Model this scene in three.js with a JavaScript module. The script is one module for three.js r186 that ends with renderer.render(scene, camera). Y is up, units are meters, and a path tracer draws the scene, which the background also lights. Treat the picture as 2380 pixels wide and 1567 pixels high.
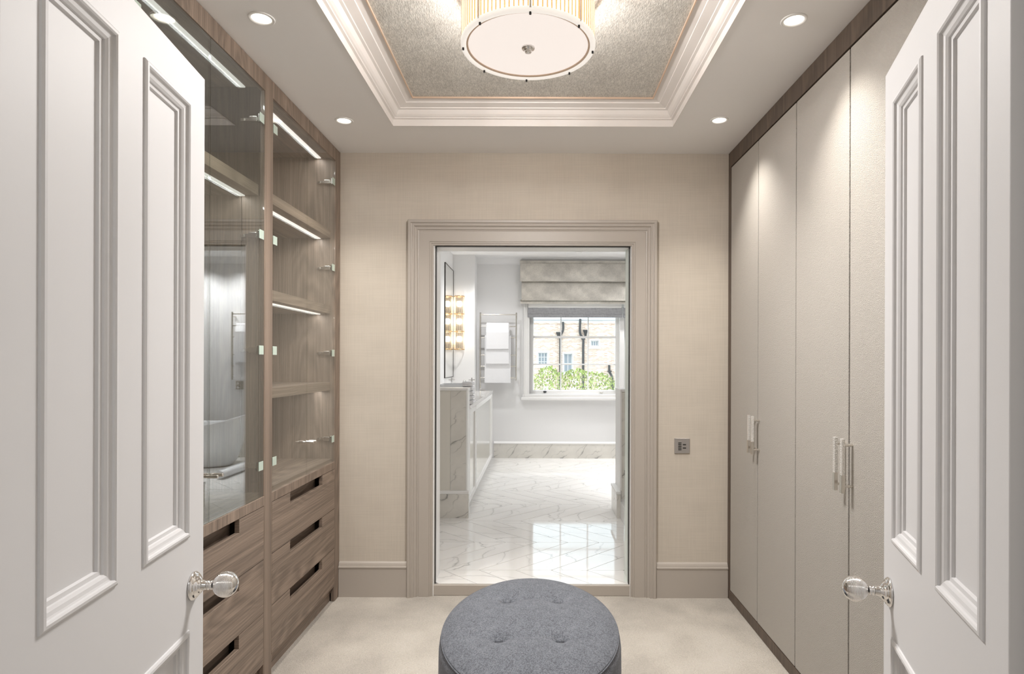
import * as THREE from 'three';
import { RoundedBoxGeometry } from 'three/addons/geometries/RoundedBoxGeometry.js';
import { mergeGeometries, mergeVertices, toCreasedNormals } from 'three/addons/utils/BufferGeometryUtils.js';
import { RectAreaLightUniformsLib } from 'three/addons/lights/RectAreaLightUniformsLib.js';

// ---------------------------------------------------------------- camera, sky, exposure
const scene = new THREE.Scene();
const EYE = 1.457;
const camera = new THREE.PerspectiveCamera(2 * Math.atan(783.5 / 1400) * 180 / Math.PI, 2380 / 1567, 0.05, 300);
camera.position.set(0, EYE, 0);
camera.rotation.set(0, 0, 0.0032);
camera.setViewOffset(2380, 1567, -60, -57.5, 2380, 1567);      // a shifted lens: verticals stay upright
camera.updateProjectionMatrix();
scene.background = new THREE.Color().setRGB(1.75, 1.9, 2.08);     // even bright overcast sky
RectAreaLightUniformsLib.init();
const renderer = new THREE.WebGLRenderer({ antialias: true });
renderer.toneMapping = THREE.LinearToneMapping;
renderer.toneMappingExposure = 1.42;
renderer.shadowMap.enabled = true;
const POWER = { spot: 2.8, drum: 0.33, drumDown: 88, shelf: 14, hall: 2.6, bathLamp: 4.6, bathSpot: 4.2 };
const WARM = new THREE.Color().setRGB(1, 0.95, 0.88), SOFT = new THREE.Color().setRGB(1, 0.97, 0.95), COOL = new THREE.Color().setRGB(0.99, 0.99, 1);

// ---------------------------------------------------------------- helpers
let seed = 12345;
const rnd = () => { seed = (seed * 1664525 + 1013904223) >>> 0; return seed / 4294967296; };
const used = {};
function numbered(name) { const n = used[name] = (used[name] ?? -1) + 1; return n ? `${name}_${String(n).padStart(3, '0')}` : name; }
function tag(o, label, category, group, kind) {
  if (label) o.userData.label = label;
  if (category) o.userData.category = category;
  if (group) o.userData.group = group;
  if (kind) o.userData.kind = kind;
  return o;
}
function thing(name, label, category, [x, y, z] = [0, 0, 0], turn = 0, group) {
  const o = new THREE.Group(); o.name = numbered(name); o.position.set(x, y, z); o.rotation.y = turn; scene.add(o);
  return tag(o, label, category, group);
}
// UVs in metres from the dominant face direction; v runs along axis `grain`
function boxUV(g, grain = 1, off = true) {
  const p = g.attributes.position, n = g.attributes.normal, uv = new Float32Array(p.count * 2);
  const ou = off ? rnd() * 3 : 0, ov = off ? rnd() * 3 : 0;
  for (let i = 0; i < p.count; i++) {
    const a = [p.getX(i), p.getY(i), p.getZ(i)], m = [Math.abs(n.getX(i)), Math.abs(n.getY(i)), Math.abs(n.getZ(i))];
    let d = m[0] >= m[1] && m[0] >= m[2] ? 0 : m[1] >= m[2] ? 1 : 2;
    let v = grain === d ? (d + 1) % 3 : grain, u = 3 - d - v;
    uv[2 * i] = a[u] + ou; uv[2 * i + 1] = a[v] + ov;
  }
  g.setAttribute('uv', new THREE.BufferAttribute(uv, 2));
  return g;
}
function clean(g) {
  const h = g.index ? g.toNonIndexed() : g.clone();
  for (const k of Object.keys(h.attributes)) if (!['position', 'normal', 'uv'].includes(k)) h.deleteAttribute(k);
  if (!h.attributes.normal) h.computeVertexNormals();
  if (!h.attributes.uv) h.setAttribute('uv', new THREE.BufferAttribute(new Float32Array(h.attributes.position.count * 2), 2));
  h.morphAttributes = {};
  return h;
}
const merge = (list) => mergeGeometries(list.map(clean));
const M = (name, geo, mat, parent = scene) => {
  const m = new THREE.Mesh(Array.isArray(geo) ? (geo.length > 1 ? merge(geo) : geo[0]) : geo, mat);
  m.castShadow = m.receiveShadow = true; m.name = parent === scene ? numbered(name) : name; parent.add(m); return m;
};
const struct = (name, geo, mat, label) => { const m = M(name, geo, mat); m.userData.kind = 'structure'; if (label) m.userData.label = label; return m; };
// box from min/max corners
function B(x0, y0, z0, x1, y1, z1, r = 0, grain = 1) {
  if (x0 > x1) [x0, x1] = [x1, x0]; if (y0 > y1) [y0, y1] = [y1, y0]; if (z0 > z1) [z0, z1] = [z1, z0];
  const w = x1 - x0, h = y1 - y0, d = z1 - z0;
  r = Math.min(r, w * 0.49, h * 0.49, d * 0.49);
  const g = r > 0 ? new RoundedBoxGeometry(w, h, d, 2, r) : new THREE.BoxGeometry(w, h, d);
  g.translate((x0 + x1) / 2, (y0 + y1) / 2, (z0 + z1) / 2);
  return boxUV(g, grain);
}
const DB = (x0, y0, d0, x1, y1, d1, r, grain) => B(x0, y0, -d0, x1, y1, -d1, r, grain);   // d = distance ahead of the camera
function rod(a, b, r, seg = 16) {
  const A = new THREE.Vector3(...a), C = new THREE.Vector3(...b), L = A.distanceTo(C);
  const g = new THREE.CylinderGeometry(r, r, L, seg);
  g.applyQuaternion(new THREE.Quaternion().setFromUnitVectors(new THREE.Vector3(0, 1, 0), C.clone().sub(A).normalize()));
  g.translate((A.x + C.x) / 2, (A.y + C.y) / 2, (A.z + C.z) / 2);
  return g;
}
const lathe = (pts, seg = 48) => new THREE.LatheGeometry(pts.map(([r, y]) => new THREE.Vector2(Math.max(r, 1e-4), y)), seg);
const tube = (pts, r, seg = 48, rs = 10, closed = false) => new THREE.TubeGeometry(new THREE.CatmullRomCurve3(pts.map((p) => new THREE.Vector3(...p)), closed), seg, r, rs, closed);
function shapeOf(pts) { const s = new THREE.Shape(); pts.forEach(([x, y], i) => (i ? s.lineTo(x, y) : s.moveTo(x, y))); s.closePath(); return s; }
function holeOf(pts) { const s = new THREE.Path(); pts.forEach(([x, y], i) => (i ? s.lineTo(x, y) : s.moveTo(x, y))); s.closePath(); return s; }
const rectPts = (x0, y0, x1, y1) => [[x0, y0], [x1, y0], [x1, y1], [x0, y1]];
function extrude(shape, depth, bevel = 0) {
  return new THREE.ExtrudeGeometry(shape, { depth: depth - 2 * bevel, bevelEnabled: bevel > 0, bevelSize: bevel, bevelThickness: bevel, bevelOffset: -bevel, bevelSegments: 2, curveSegments: 32 }).translate(0, 0, bevel);
}
// mitred moulding round a rectangle: profile [[inset, height]...]; map(a, b, n) places it; sides 'all' or 'U' (open at the bottom)
function moulding(x0, y0, x1, y1, profile, map, N, sides = 'all') {
  const pos = [], uv = [];
  const ring = (t, n) => (sides === 'U' ? [[x0 + t, y0], [x0 + t, y1 - t], [x1 - t, y1 - t], [x1 - t, y0]] : [[x0 + t, y0 + t], [x0 + t, y1 - t], [x1 - t, y1 - t], [x1 - t, y0 + t], [x0 + t, y0 + t]]).map(([a, b]) => map(a, b, n));
  let along = 0;
  for (let k = 0; k + 1 < profile.length; k++) {
    const P = ring(...profile[k]), Q = ring(...profile[k + 1]), w = Math.hypot(profile[k + 1][0] - profile[k][0], profile[k + 1][1] - profile[k][1]);
    for (let i = 0; i + 1 < P.length; i++) {
      const L = Math.hypot(...[0, 1, 2].map((c) => P[i + 1][c] - P[i][c]));
      pos.push(...P[i], ...P[i + 1], ...Q[i + 1], ...P[i], ...Q[i + 1], ...Q[i]);
      uv.push(along, 0, along, L, along + w, L, along, 0, along + w, L, along + w, 0);
    }
    along += w;
  }
  let s = 0; const a = new THREE.Vector3(), b = new THREE.Vector3(), c = new THREE.Vector3(), nn = new THREE.Vector3(...N);
  for (let i = 0; i < pos.length; i += 9) { a.fromArray(pos, i); b.fromArray(pos, i + 3).sub(a); c.fromArray(pos, i + 6).sub(a); s += b.cross(c).dot(nn); }
  if (s < 0) for (let i = 0; i < pos.length; i += 9) for (let k = 0; k < 3; k++) [pos[i + 3 + k], pos[i + 6 + k]] = [pos[i + 6 + k], pos[i + 3 + k]];
  if (s < 0) for (let i = 0; i < uv.length; i += 6) for (let k = 0; k < 2; k++) [uv[i + 2 + k], uv[i + 4 + k]] = [uv[i + 4 + k], uv[i + 2 + k]];
  const g = new THREE.BufferGeometry();
  g.setAttribute('position', new THREE.Float32BufferAttribute(pos, 3)); g.setAttribute('uv', new THREE.Float32BufferAttribute(uv, 2)); g.computeVertexNormals();
  return g;
}
// a profile [[out, up]...] run along x (toward the camera: out = +z)
function run(x0, x1, z, profile) {
  const s = shapeOf(profile.map(([o, u]) => [o, u])), g = new THREE.ExtrudeGeometry(s, { depth: x1 - x0, bevelEnabled: false });
  g.rotateY(-Math.PI / 2).scale(1, 1, 1);   // (o, u, l) -> (-l, u, o)
  g.translate(x1, 0, z); g.computeVertexNormals(); return boxUV(g, 0);
}

// ---------------------------------------------------------------- textures
const hash = (x, y, s) => { let h = (x * 374761393 + y * 668265263 + s * 2147483647) | 0; h = Math.imul(h ^ (h >>> 13), 1274126177); h ^= h >>> 16; return (h >>> 0) / 4294967296; };
function vn(x, y, px, py, s) {   // value noise, periodic in px, py cells
  const ix = Math.floor(x), iy = Math.floor(y), fx = x - ix, fy = y - iy, u = fx * fx * (3 - 2 * fx), v = fy * fy * (3 - 2 * fy), w = (i, p) => ((i % p) + p) % p;
  const a = hash(w(ix, px), w(iy, py), s), b = hash(w(ix + 1, px), w(iy, py), s), c = hash(w(ix, px), w(iy + 1, py), s), d = hash(w(ix + 1, px), w(iy + 1, py), s);
  return a + (b - a) * u + (c - a) * v + (a - b - c + d) * u * v;
}
function fbm(u, v, fx, fy, oct, s) { let t = 0, a = 0.5, n = 0; for (let o = 0; o < oct; o++) { t += a * vn(u * fx, v * fy, fx, fy, s + o * 17); n += a; a *= 0.5; fx *= 2; fy *= 2; } return t / n; }
function worley(u, v, f, s) {
  const x = u * f, y = v * f, ix = Math.floor(x), iy = Math.floor(y), w = (i) => ((i % f) + f) % f; let d1 = 9, d2 = 9;
  for (let j = -1; j <= 1; j++) for (let i = -1; i <= 1; i++) { const cx = ix + i + hash(w(ix + i), w(iy + j), s), cy = iy + j + hash(w(ix + i), w(iy + j), s + 7), d = Math.hypot(cx - x, cy - y); if (d < d1) { d2 = d1; d1 = d; } else if (d < d2) d2 = d; }
  return [d1, d2];
}
function tex(size, sx, sy, fn, srgb = true) {   // fn(u, v) -> grey or [r, g, b] in 0..1; sx, sy: size in metres
  const data = new Uint8Array(size * size * 4);
  for (let y = 0; y < size; y++) for (let x = 0; x < size; x++) { const c = fn((x + 0.5) / size, (y + 0.5) / size), i = (y * size + x) * 4; for (let k = 0; k < 3; k++) data[i + k] = Math.max(0, Math.min(255, 255 * (Array.isArray(c) ? c[k] : c))); data[i + 3] = 255; }
  const t = new THREE.DataTexture(data, size, size); t.wrapS = t.wrapT = THREE.RepeatWrapping; t.magFilter = THREE.LinearFilter; t.minFilter = THREE.LinearMipmapLinearFilter; t.generateMipmaps = true;
  t.repeat.set(1 / sx, 1 / sy); if (srgb) t.colorSpace = THREE.SRGBColorSpace; t.needsUpdate = true; return t;
}
const mul = (c, k) => c.map((x) => (x / 255) * k);
const woodFn = (base, con) => (u, v) => {
  const fine = fbm(u, v, 96, 3, 3, 5) - 0.5, mid = fbm(u, v, 22, 2, 3, 9) - 0.5, warp = fbm(u, v, 4, 3, 3, 21) - 0.5;
  const r = Math.abs(u - 0.5) * 2 + warp * 0.25, fade = Math.max(0, 1 - r * 1.25);
  const cath = Math.sin(2 * Math.PI * (5 * v + 6.5 * r * r + warp * 2.2 + mid * 0.5)) * fade + Math.sin(2 * Math.PI * (u * 34 + warp * 3)) * 0.35 * (1 - fade);
  const k = 1 + con * (fine * 0.55 + mid * 0.45 + cath * 0.2) + con * 0.1 * (hash(Math.floor(u * 1024), Math.floor(v * 90), 3) - 0.5);
  return mul(base, k);
};
const T = {
  wood: tex(1024, 0.42, 1.15, woodFn([135, 119, 106], 0.55)),
  woodBump: tex(512, 0.42, 1.15, (u, v) => fbm(u, v, 120, 4, 3, 5), false),
  linen: tex(512, 0.5, 0.5, (u, v) => { const a = fbm(u, v, 4, 150, 2, 31), b = fbm(u, v, 150, 4, 2, 37); const k = 0.965 + 0.035 * (a + b - 0.4) + 0.03 * (fbm(u, v, 5, 5, 3, 3) - 0.5); return [k, k, k]; }),
  leather: tex(512, 0.16, 0.16, (u, v) => { const [a, b] = worley(u + 0.02 * fbm(u, v, 8, 8, 2, 4), v, 34, 11); return Math.min(1, (b - a) * 1.6) * 0.8 + 0.2 * fbm(u, v, 60, 60, 2, 8); }, false),
  carpet: tex(512, 1.3, 1.3, (u, v) => { const k = 0.93 + 0.26 * (fbm(u + 0.15 * fbm(u, v, 3, 3, 2, 2), v, 5, 5, 4, 41) - 0.5) + 0.1 * (hash(Math.floor(u * 512), Math.floor(v * 512), 6) - 0.5); return [k, k * 0.995, k * 0.985]; }),
  carpetBump: tex(512, 0.25, 0.25, (u, v) => fbm(u, v, 64, 64, 3, 51), false),
  felt: tex(512, 0.3, 0.3, (u, v) => { const k = 0.87 + 0.55 * (fbm(u, v, 110, 110, 2, 61) - 0.5) + 0.1 * (fbm(u, v, 10, 10, 2, 66) - 0.5); return [k, k * 1.01, k * 1.03]; }),
  feltBump: tex(512, 0.15, 0.15, (u, v) => fbm(u, v, 64, 64, 3, 71), false),
  paper: tex(512, 0.5, 0.5, (u, v) => { const k = 0.86 + 0.3 * (fbm(u, v, 50, 180, 3, 81) - 0.5) + 0.06 * (fbm(u, v, 9, 9, 3, 83) - 0.5); return [k, k * 0.985, k * 0.955]; }),
  paperBump: tex(512, 0.5, 0.5, (u, v) => fbm(u, v, 60, 200, 3, 81), false),
  marble: tex(1024, 1.4, 1.4, (u, v) => {
    const w = fbm(u, v, 3, 3, 6, 91) - 0.5, w2 = fbm(u, v, 5, 5, 5, 97) - 0.5;
    const vein = (a, b, k, t, m) => Math.exp(-Math.abs(Math.sin(Math.PI * (a * u + b * v) + k * w + 0.9 * w2)) / t) * Math.max(0, fbm(u, v, 4, 4, 2, m) * 2.2 - 0.7);
    const k = 0.95 - 0.32 * vein(2, 1, 3.2, 0.03, 7) - 0.17 * vein(3, 4, 4.5, 0.05, 8) - 0.05 * (fbm(u, v, 4, 4, 4, 121) - 0.4);
    return [k, k * 0.995, k * 0.985];
  }),
  marbleVein: tex(512, 0.5, 0.5, (u, v) => {
    const w = fbm(u, v, 3, 3, 6, 191) - 0.5, w2 = fbm(u, v, 6, 6, 5, 197) - 0.5;
    const vein = (a, b, k, t, m) => Math.exp(-Math.abs(Math.sin(Math.PI * (a * u + b * v) + k * w + 0.9 * w2)) / t) * Math.max(0, fbm(u, v, 4, 4, 2, m) * 2.2 - 0.6);
    const k = 0.9 - 0.5 * vein(-1, 2, 2.4, 0.06, 207) - 0.2 * vein(-2, 2, 3.2, 0.06, 208) - 0.1 * (fbm(u, v, 4, 4, 4, 221) - 0.4);
    return [k, k * 0.985, k * 0.955];
  }),
  damask: tex(512, 0.8, 0.6, (u, v) => { const k = 0.86 + 0.3 * (fbm(u + 0.1 * fbm(u, v, 6, 6, 2, 5), v, 5, 4, 4, 131) - 0.5) + 0.12 * (fbm(u, v, 120, 120, 2, 133) - 0.5); return [k, k * 0.985, k * 0.96]; }),
  weave: tex(512, 0.3, 0.3, (u, v) => { const k = 0.9 + 0.25 * (fbm(u, v, 8, 128, 2, 141) - 0.5) + 0.2 * (fbm(u, v, 128, 8, 2, 143) - 0.5); return [k, k, k]; }),
  terry: tex(256, 0.08, 0.08, (u, v) => fbm(u, v, 40, 40, 2, 151), false),
  brick: tex(1024, 1.8, 1.2, (u, v) => {   // 8 x 16 bricks of 225 x 75 mm, seen from 36 m away
    const row = Math.floor(v * 16), x = u * 8 + (row % 2) * 0.5, col = Math.floor(x) % 8, fx = x - Math.floor(x), fy = v * 16 - row;
    const mortar = fx < 0.06 || fy < 0.16, h = hash(col, row, 161), g = fbm(u, v, 40, 40, 3, 163);
    return mortar ? [0.88, 0.86, 0.83] : [0.78 + 0.14 * h + 0.08 * (g - 0.5), 0.66 + 0.2 * h + 0.1 * (g - 0.5), 0.58 + 0.22 * h + 0.08 * (g - 0.5)];
  }),
  hammer: tex(256, 0.05, 0.05, (u, v) => { const [a] = worley(u, v, 9, 171); return Math.min(1, a); }, false),
};
const std = (o) => new THREE.MeshStandardMaterial(o), phys = (o) => new THREE.MeshPhysicalMaterial(o), lin = (r, g, b) => new THREE.Color().setRGB(r, g, b);
const MAT = {
  wall: std({ color: lin(0.57, 0.51, 0.435), map: T.linen, roughness: 0.85 }),
  ceiling: std({ color: lin(0.89, 0.875, 0.865), roughness: 0.9 }),
  paint: std({ color: lin(0.43, 0.385, 0.34), roughness: 0.45 }),
  doorPaint: std({ color: lin(0.72, 0.715, 0.72), roughness: 0.55 }),
  cornice: std({ color: lin(0.8, 0.76, 0.73), roughness: 0.5 }),
  wood: std({ color: 0xffffff, map: T.wood, roughness: 0.5, bumpMap: T.woodBump, bumpScale: 0.0004 }),
  woodDark: std({ color: lin(0.42, 0.4, 0.38), map: T.wood, roughness: 0.5 }),
  leather: std({ color: lin(0.47, 0.44, 0.40), roughness: 0.55, bumpMap: T.leather, bumpScale: 0.0016 }),
  carpet: std({ color: lin(0.57, 0.53, 0.48), map: T.carpet, roughness: 1, bumpMap: T.carpetBump, bumpScale: 0.004 }),
  felt: phys({ color: lin(0.168, 0.176, 0.194), map: T.felt, roughness: 0.95, bumpMap: T.feltBump, bumpScale: 0.0009, sheen: 0.4, sheenRoughness: 0.6, sheenColor: lin(0.6, 0.62, 0.7) }),
  paper: std({ color: lin(0.82, 0.82, 0.815), map: T.paper, roughness: 0.6, metalness: 0.15, bumpMap: T.paperBump, bumpScale: 0.001 }),
  copper: std({ color: lin(0.72, 0.55, 0.42), roughness: 0.45, metalness: 0.4 }),
  chrome: std({ color: lin(0.82, 0.81, 0.8), roughness: 0.08, metalness: 1 }),
  nickel: std({ color: lin(0.75, 0.72, 0.67), roughness: 0.22, metalness: 1 }),
  hammered: std({ color: lin(0.9, 0.89, 0.86), roughness: 0.35, metalness: 0.7, bumpMap: T.hammer, bumpScale: 0.002 }),
  steel: std({ color: lin(0.55, 0.53, 0.52), roughness: 0.4, metalness: 0.9 }),
  black: std({ color: lin(0.015, 0.014, 0.013), roughness: 0.5 }),
  seal: std({ color: lin(0.05, 0.045, 0.04), roughness: 0.5 }),
  glass: phys({ color: lin(0.965, 0.975, 0.965), roughness: 0, transmission: 1, thickness: 0, ior: 1.42 }),
  boostedGlass: phys({ color: lin(0.84, 0.87, 0.855), roughness: 0, transmission: 1, thickness: 0, ior: 2.25 }),  // same clear glass, reflection raised and tint darkened to strengthen the mirrored bathroom
  pane: phys({ color: lin(0.97, 1, 0.985), roughness: 0, transmission: 1, thickness: 0, ior: 1.5 }),
  pad: phys({ color: lin(0.55, 0.66, 0.58), roughness: 0.35, clearcoat: 0.6 }),
  tile: std({ color: lin(0.98, 0.97, 0.96), map: T.marble, roughness: 0.05 }),
  grout: std({ color: lin(0.5, 0.49, 0.48), roughness: 0.9 }),
  marble: std({ color: lin(0.95, 0.95, 0.94), map: T.marbleVein, roughness: 0.15 }),
  stone: std({ color: lin(0.74, 0.71, 0.64), roughness: 0.35 }),
  white: std({ color: lin(0.87, 0.86, 0.84), roughness: 0.4 }),
  bathWall: std({ color: lin(0.85, 0.845, 0.84), roughness: 0.8 }),
  porcelain: phys({ color: lin(0.88, 0.89, 0.9), roughness: 0.12, clearcoat: 0.6 }),
  mirror: std({ color: lin(0.9, 0.91, 0.9), roughness: 0.01, metalness: 1 }),
  antique: std({ color: lin(0.8, 0.8, 0.76), roughness: 0.16, metalness: 0.85 }),
  towel: std({ color: lin(0.87, 0.87, 0.88), roughness: 1, bumpMap: T.terry, bumpScale: 0.0006 }),
  damask: std({ color: lin(0.88, 0.86, 0.82), map: T.damask, roughness: 0.75 }),
  greyBlind: std({ color: lin(0.46, 0.46, 0.475), map: T.weave, roughness: 0.85 }),
  brick: std({ color: 0xffffff, map: T.brick, roughness: 0.95 }),
  slate: std({ color: lin(0.55, 0.56, 0.58), roughness: 0.8 }),
  pipe: std({ color: lin(0.04, 0.042, 0.045), roughness: 0.5 }),
  leaf: phys({ color: lin(0.42, 0.52, 0.17), roughness: 0.7, transmission: 0.3, thickness: 0, side: THREE.DoubleSide }),
  bark: std({ color: lin(0.16, 0.12, 0.08), roughness: 0.9 }),
  ground: std({ color: lin(0.45, 0.43, 0.4), roughness: 0.95 }),
};
const glow = (r, g, b, k = 1) => std({ color: lin(0.8, 0.8, 0.8), roughness: 0.6, emissive: lin(r, g, b), emissiveIntensity: k });
MAT.bulb = glow(1, 0.93, 0.8, 3.2); MAT.led = glow(1, 0.96, 0.92, 0.75); MAT.diffuser = glow(1, 0.9, 0.84, 0.52); MAT.diffuser.color.setRGB(0.5, 0.48, 0.46); MAT.bathLamp = glow(1, 0.98, 0.95, 1.0);
function spot(parent, x, y, z, power, color, angle = 0.85, tx = x, tz = z) {
  const l = new THREE.SpotLight(color, power, 0, angle, 0.75, 2); l.position.set(x, y, z); l.target.position.set(tx, y - 2, tz); l.castShadow = true; l.shadow.radius = 1.6; l.shadow.bias = -0.0005;
  parent.add(l, l.target); return l;
}
function area(parent, w, h, power, color, x, y, z, look) { const l = new THREE.RectAreaLight(color, power, w, h); l.position.set(x, y, z); parent.add(l); l.lookAt(...look); return l; }

// ---------------------------------------------------------------- shell of the dressing room and of the hall behind the camera
const CX = -0.031, H = 2.75, FAR = 3.737, OUT = 3.95;
struct('floor', DB(-1.8, -0.12, -2.3, 1.8, 0, FAR + 0.03), MAT.carpet, 'pale beige cut-pile carpet of the dressing room');
{
  const s = shapeOf(rectPts(-1.8, -2.3, 1.8, FAR + 0.02));
  s.holes.push(holeOf(rectPts(-0.801, 1.236, 0.74, 3.307)));
  for (const [x, d] of [[-1.047, 2.274], [-1.045, 3.238], [0.963, 2.274], [0.9645, 3.215]]) { const h = new THREE.Path(); h.absarc(x, d, 0.036, 0, 2 * Math.PI, true); s.holes.push(h); }
  const g = extrude(s, 0.3); g.rotateX(-Math.PI / 2); g.translate(0, H, 0);
  struct('ceiling', boxUV(g), MAT.ceiling, 'pale ceiling with a rectangular coffer');
}
{
  const prof = [[-0.0045, 0.012], [-0.0045, 0.001], [-0.003, -0.0015], [-0.0005, -0.0015], [0, 0], [0, 0.034], [0.012, 0.036], [0.013, 0.041], [0.02, 0.045], [0.028, 0.053], [0.034, 0.064], [0.038, 0.072], [0.05, 0.075], [0.051, 0.08], [0.09, 0.088], [0.091, 0.093], [0.13, 0.1], [0.137, 0.1]];
  const g = moulding(-0.797, 1.24, 0.736, 3.303, prof, (a, b, n) => [a, H + n, -b], [0, -1, 0]);
  struct('trim_1', g, MAT.cornice, 'stepped plaster moulding round the ceiling coffer');
  struct('ceiling_panel', DB(-0.82, H + 0.101, 1.22, 0.76, H + 0.14, 3.33, 0, 0), MAT.paper, 'silvery textured paper panel inside the ceiling coffer');
  const e = moulding(-0.797 + 0.131, 1.24 + 0.131, 0.736 - 0.131, 3.303 - 0.131, [[0, 0.096], [0.0, 0.092], [0.005, 0.092], [0.005, 0.1005]], (a, b, n) => [a, H + n, -b], [0, -1, 0]);
  struct('trim_2', e, MAT.copper, 'thin copper bead at the edge of the silvery panel');
}
{
  // far wall with the doorway to the bathroom; also the front wall of the bathroom
  const s = shapeOf([[-1.8, 0], [-0.655, 0], [-0.655, 2.195], [0.588, 2.195], [0.588, 0], [3.5, 0], [3.5, 3.1], [-1.8, 3.1]]);
  const g = extrude(s, OUT - FAR); g.translate(0, 0, -OUT);
  struct('wall_far', boxUV(g), MAT.wall, 'beige linen-papered wall with the doorway to the bathroom');
  // wall between hall and dressing room, with the opening of the double doors
  const q = shapeOf([[-1.8, 0], [-0.70, 0], [-0.70, 2.125], [0.612, 2.125], [0.612, 0], [1.8, 0], [1.8, 2.75], [-1.8, 2.75]]);
  const w = extrude(q, 0.145); w.translate(0, 0, -0.745);
  struct('wall_near', boxUV(w), MAT.wall, 'beige wall that holds the panelled double doors');
}
struct('wall_left', [DB(-1.8, 0, 0.745, -1.7, H, FAR), DB(-1.7, 0, 0.745, -1.229, H, 1.735)], MAT.wall, 'wall behind the left hand cabinets');
struct('wall_right', [DB(1.7, 0, 0.745, 1.8, H, FAR), DB(1.181, 0, 0.745, 1.7, H, 1.77)], MAT.wall, 'wall behind the wardrobe');
struct('wall_hall_left', DB(-1.8, 0, -2.3, -1.3, H, 0.6), MAT.bathWall);
struct('wall_hall_right', DB(1.3, 0, -2.3, 1.8, H, 0.6), MAT.bathWall);
struct('wall_hall_back', DB(-1.3, 0, -2.3, 1.3, H, -2.2), MAT.bathWall);
{
  const o = thing('unseen_ceiling_light', 'unseen wide flat ceiling light of the hall, out of view, lighting the double doors', 'ceiling light', [0, H, 0.9]);  // out of view behind the camera, placed to light the door leaves
  M('diffuser', B(-0.45, -0.03, -0.45, 0.45, -0.004, 0.45, 0.008), glow(1, 0.94, 0.86, 1.2), o);
  area(o, 0.9, 0.9, POWER.hall, COOL, 0, -0.035, 0, [0, 0, 0.9]);
}
// skirting of the far wall
const SKIRT = [[0, 0], [0.02, 0], [0.02, 0.175], [0.023, 0.178], [0.0245, 0.184], [0.0225, 0.19], [0.018, 0.192], [0.016, 0.2], [0.012, 0.209], [0.006, 0.215], [0, 0.217]];
struct('baseboard_left', run(-1.226, -0.806, -FAR, SKIRT), MAT.paint, 'taupe skirting board left of the doorway');
struct('baseboard_right', run(0.737, 1.178, -FAR, SKIRT), MAT.paint, 'taupe skirting board right of the doorway');
{
  // architrave and jamb lining of the far doorway
  const prof = [[0, 0], [0, 0.03], [0.004, 0.033], [0.018, 0.033], [0.0195, 0.027], [0.024, 0.025], [0.03, 0.027], [0.037, 0.026], [0.0385, 0.02], [0.044, 0.015], [0.052, 0.014], [0.058, 0.016], [0.06, 0.011], [0.068, 0.009], [0.07, 0.013], [0.132, 0.013], [0.1335, 0.008], [0.142, 0.008], [0.144, 0.003], [0.152, 0.003], [0.155, -0.004]];
  struct('trim_3', moulding(-0.8035, 0, 0.734, 2.331, prof, (a, b, n) => [a, b, -FAR + n], [0, 0, 1], 'U'), MAT.paint, 'fluted taupe architrave round the bathroom doorway');
  const lining = (d0, d1, t, mat, name, label) => struct(name, moulding(-0.6555, 0, 0.5885, 2.1955, [[0, 0], [t, 0], [t, d1 - d0], [0, d1 - d0]], (a, b, n) => [a, b, -d1 + n], [0, 0, 1], 'U'), mat, label);
  lining(3.742, 3.772, 0.012, MAT.white, 'trim_4', 'front edge of the jamb lining');
  lining(3.774, 3.8, 0.018, MAT.seal, 'trim_5', 'dark seal of the sliding glass door round the doorway');
  lining(3.802, OUT + 0.01, 0.014, MAT.white, 'trim_6', 'white inner lining of the doorway');
  struct('trim_7', DB(-0.656, 0, 3.745, 0.589, 0.066, 3.772, 0.004), MAT.paint, 'raised taupe threshold of the bathroom doorway');
  // glass sliding door resting in its pocket on the right: only its edge shows
  const o = tag(new THREE.Group(), 'edge of a clear frameless glass sliding door at the right doorway jamb', 'glass door', null, 'structure'); o.name = 'door_3'; scene.add(o);
  M('pane', DB(0.548, 0.07, 3.806, 0.574, 2.17, 3.814, 0.001), MAT.pane, o);
}
{
  const o = thing('switch_plate', 'square brushed steel switch plate with small black buttons on the beige wall', 'light switch', [0.895, 0.939, -FAR]);
  M('plate', B(-0.047, -0.047, 0, 0.047, 0.047, 0.008, 0.0025), MAT.steel, o);
  for (let i = 0; i < 5; i++) M('button', B(-0.024, 0.018 - i * 0.0105 - 0.0028, 0.007, -0.004, 0.018 - i * 0.0105 + 0.0028, 0.0105, 0.001), MAT.black, o);
  for (const y of [0.0075, -0.0135]) M('button', B(0.004, y - 0.0032, 0.007, 0.024, y + 0.0032, 0.0105, 0.001), MAT.black, o);
}
// downlights
function downlight(x, y, d, label, power, color, angle) {
  const o = thing('downlight', label, 'downlight', [x, y, -d]);
  M('trim_ring', lathe([[0.0365, 0.004], [0.0365, -0.003], [0.045, -0.004], [0.0475, -0.002], [0.048, 0.001], [0.0365, 0.004]]), MAT.white, o);
  M('lens', lathe([[0, 0.004], [0.03, 0.004], [0.0355, 0.006], [0.0355, 0.02], [0, 0.02]]), MAT.bulb, o);
  spot(o, 0, -0.006, 0, power, color, angle);
  return o;
}
downlight(-1.047, H, 2.274, 'round recessed downlight above the glass cabinets, the one nearer the viewer', POWER.spot, WARM);
downlight(-1.045, H, 3.238, 'round recessed downlight above the glass cabinets, the one near the back wall', POWER.spot, WARM);
downlight(0.963, H, 2.274, 'round recessed downlight above the cream wardrobe, the one nearer the viewer', POWER.spot, WARM);
downlight(0.9645, H, 3.215, 'round recessed downlight above the cream wardrobe, the one near the back wall', POWER.spot, WARM);

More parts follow.
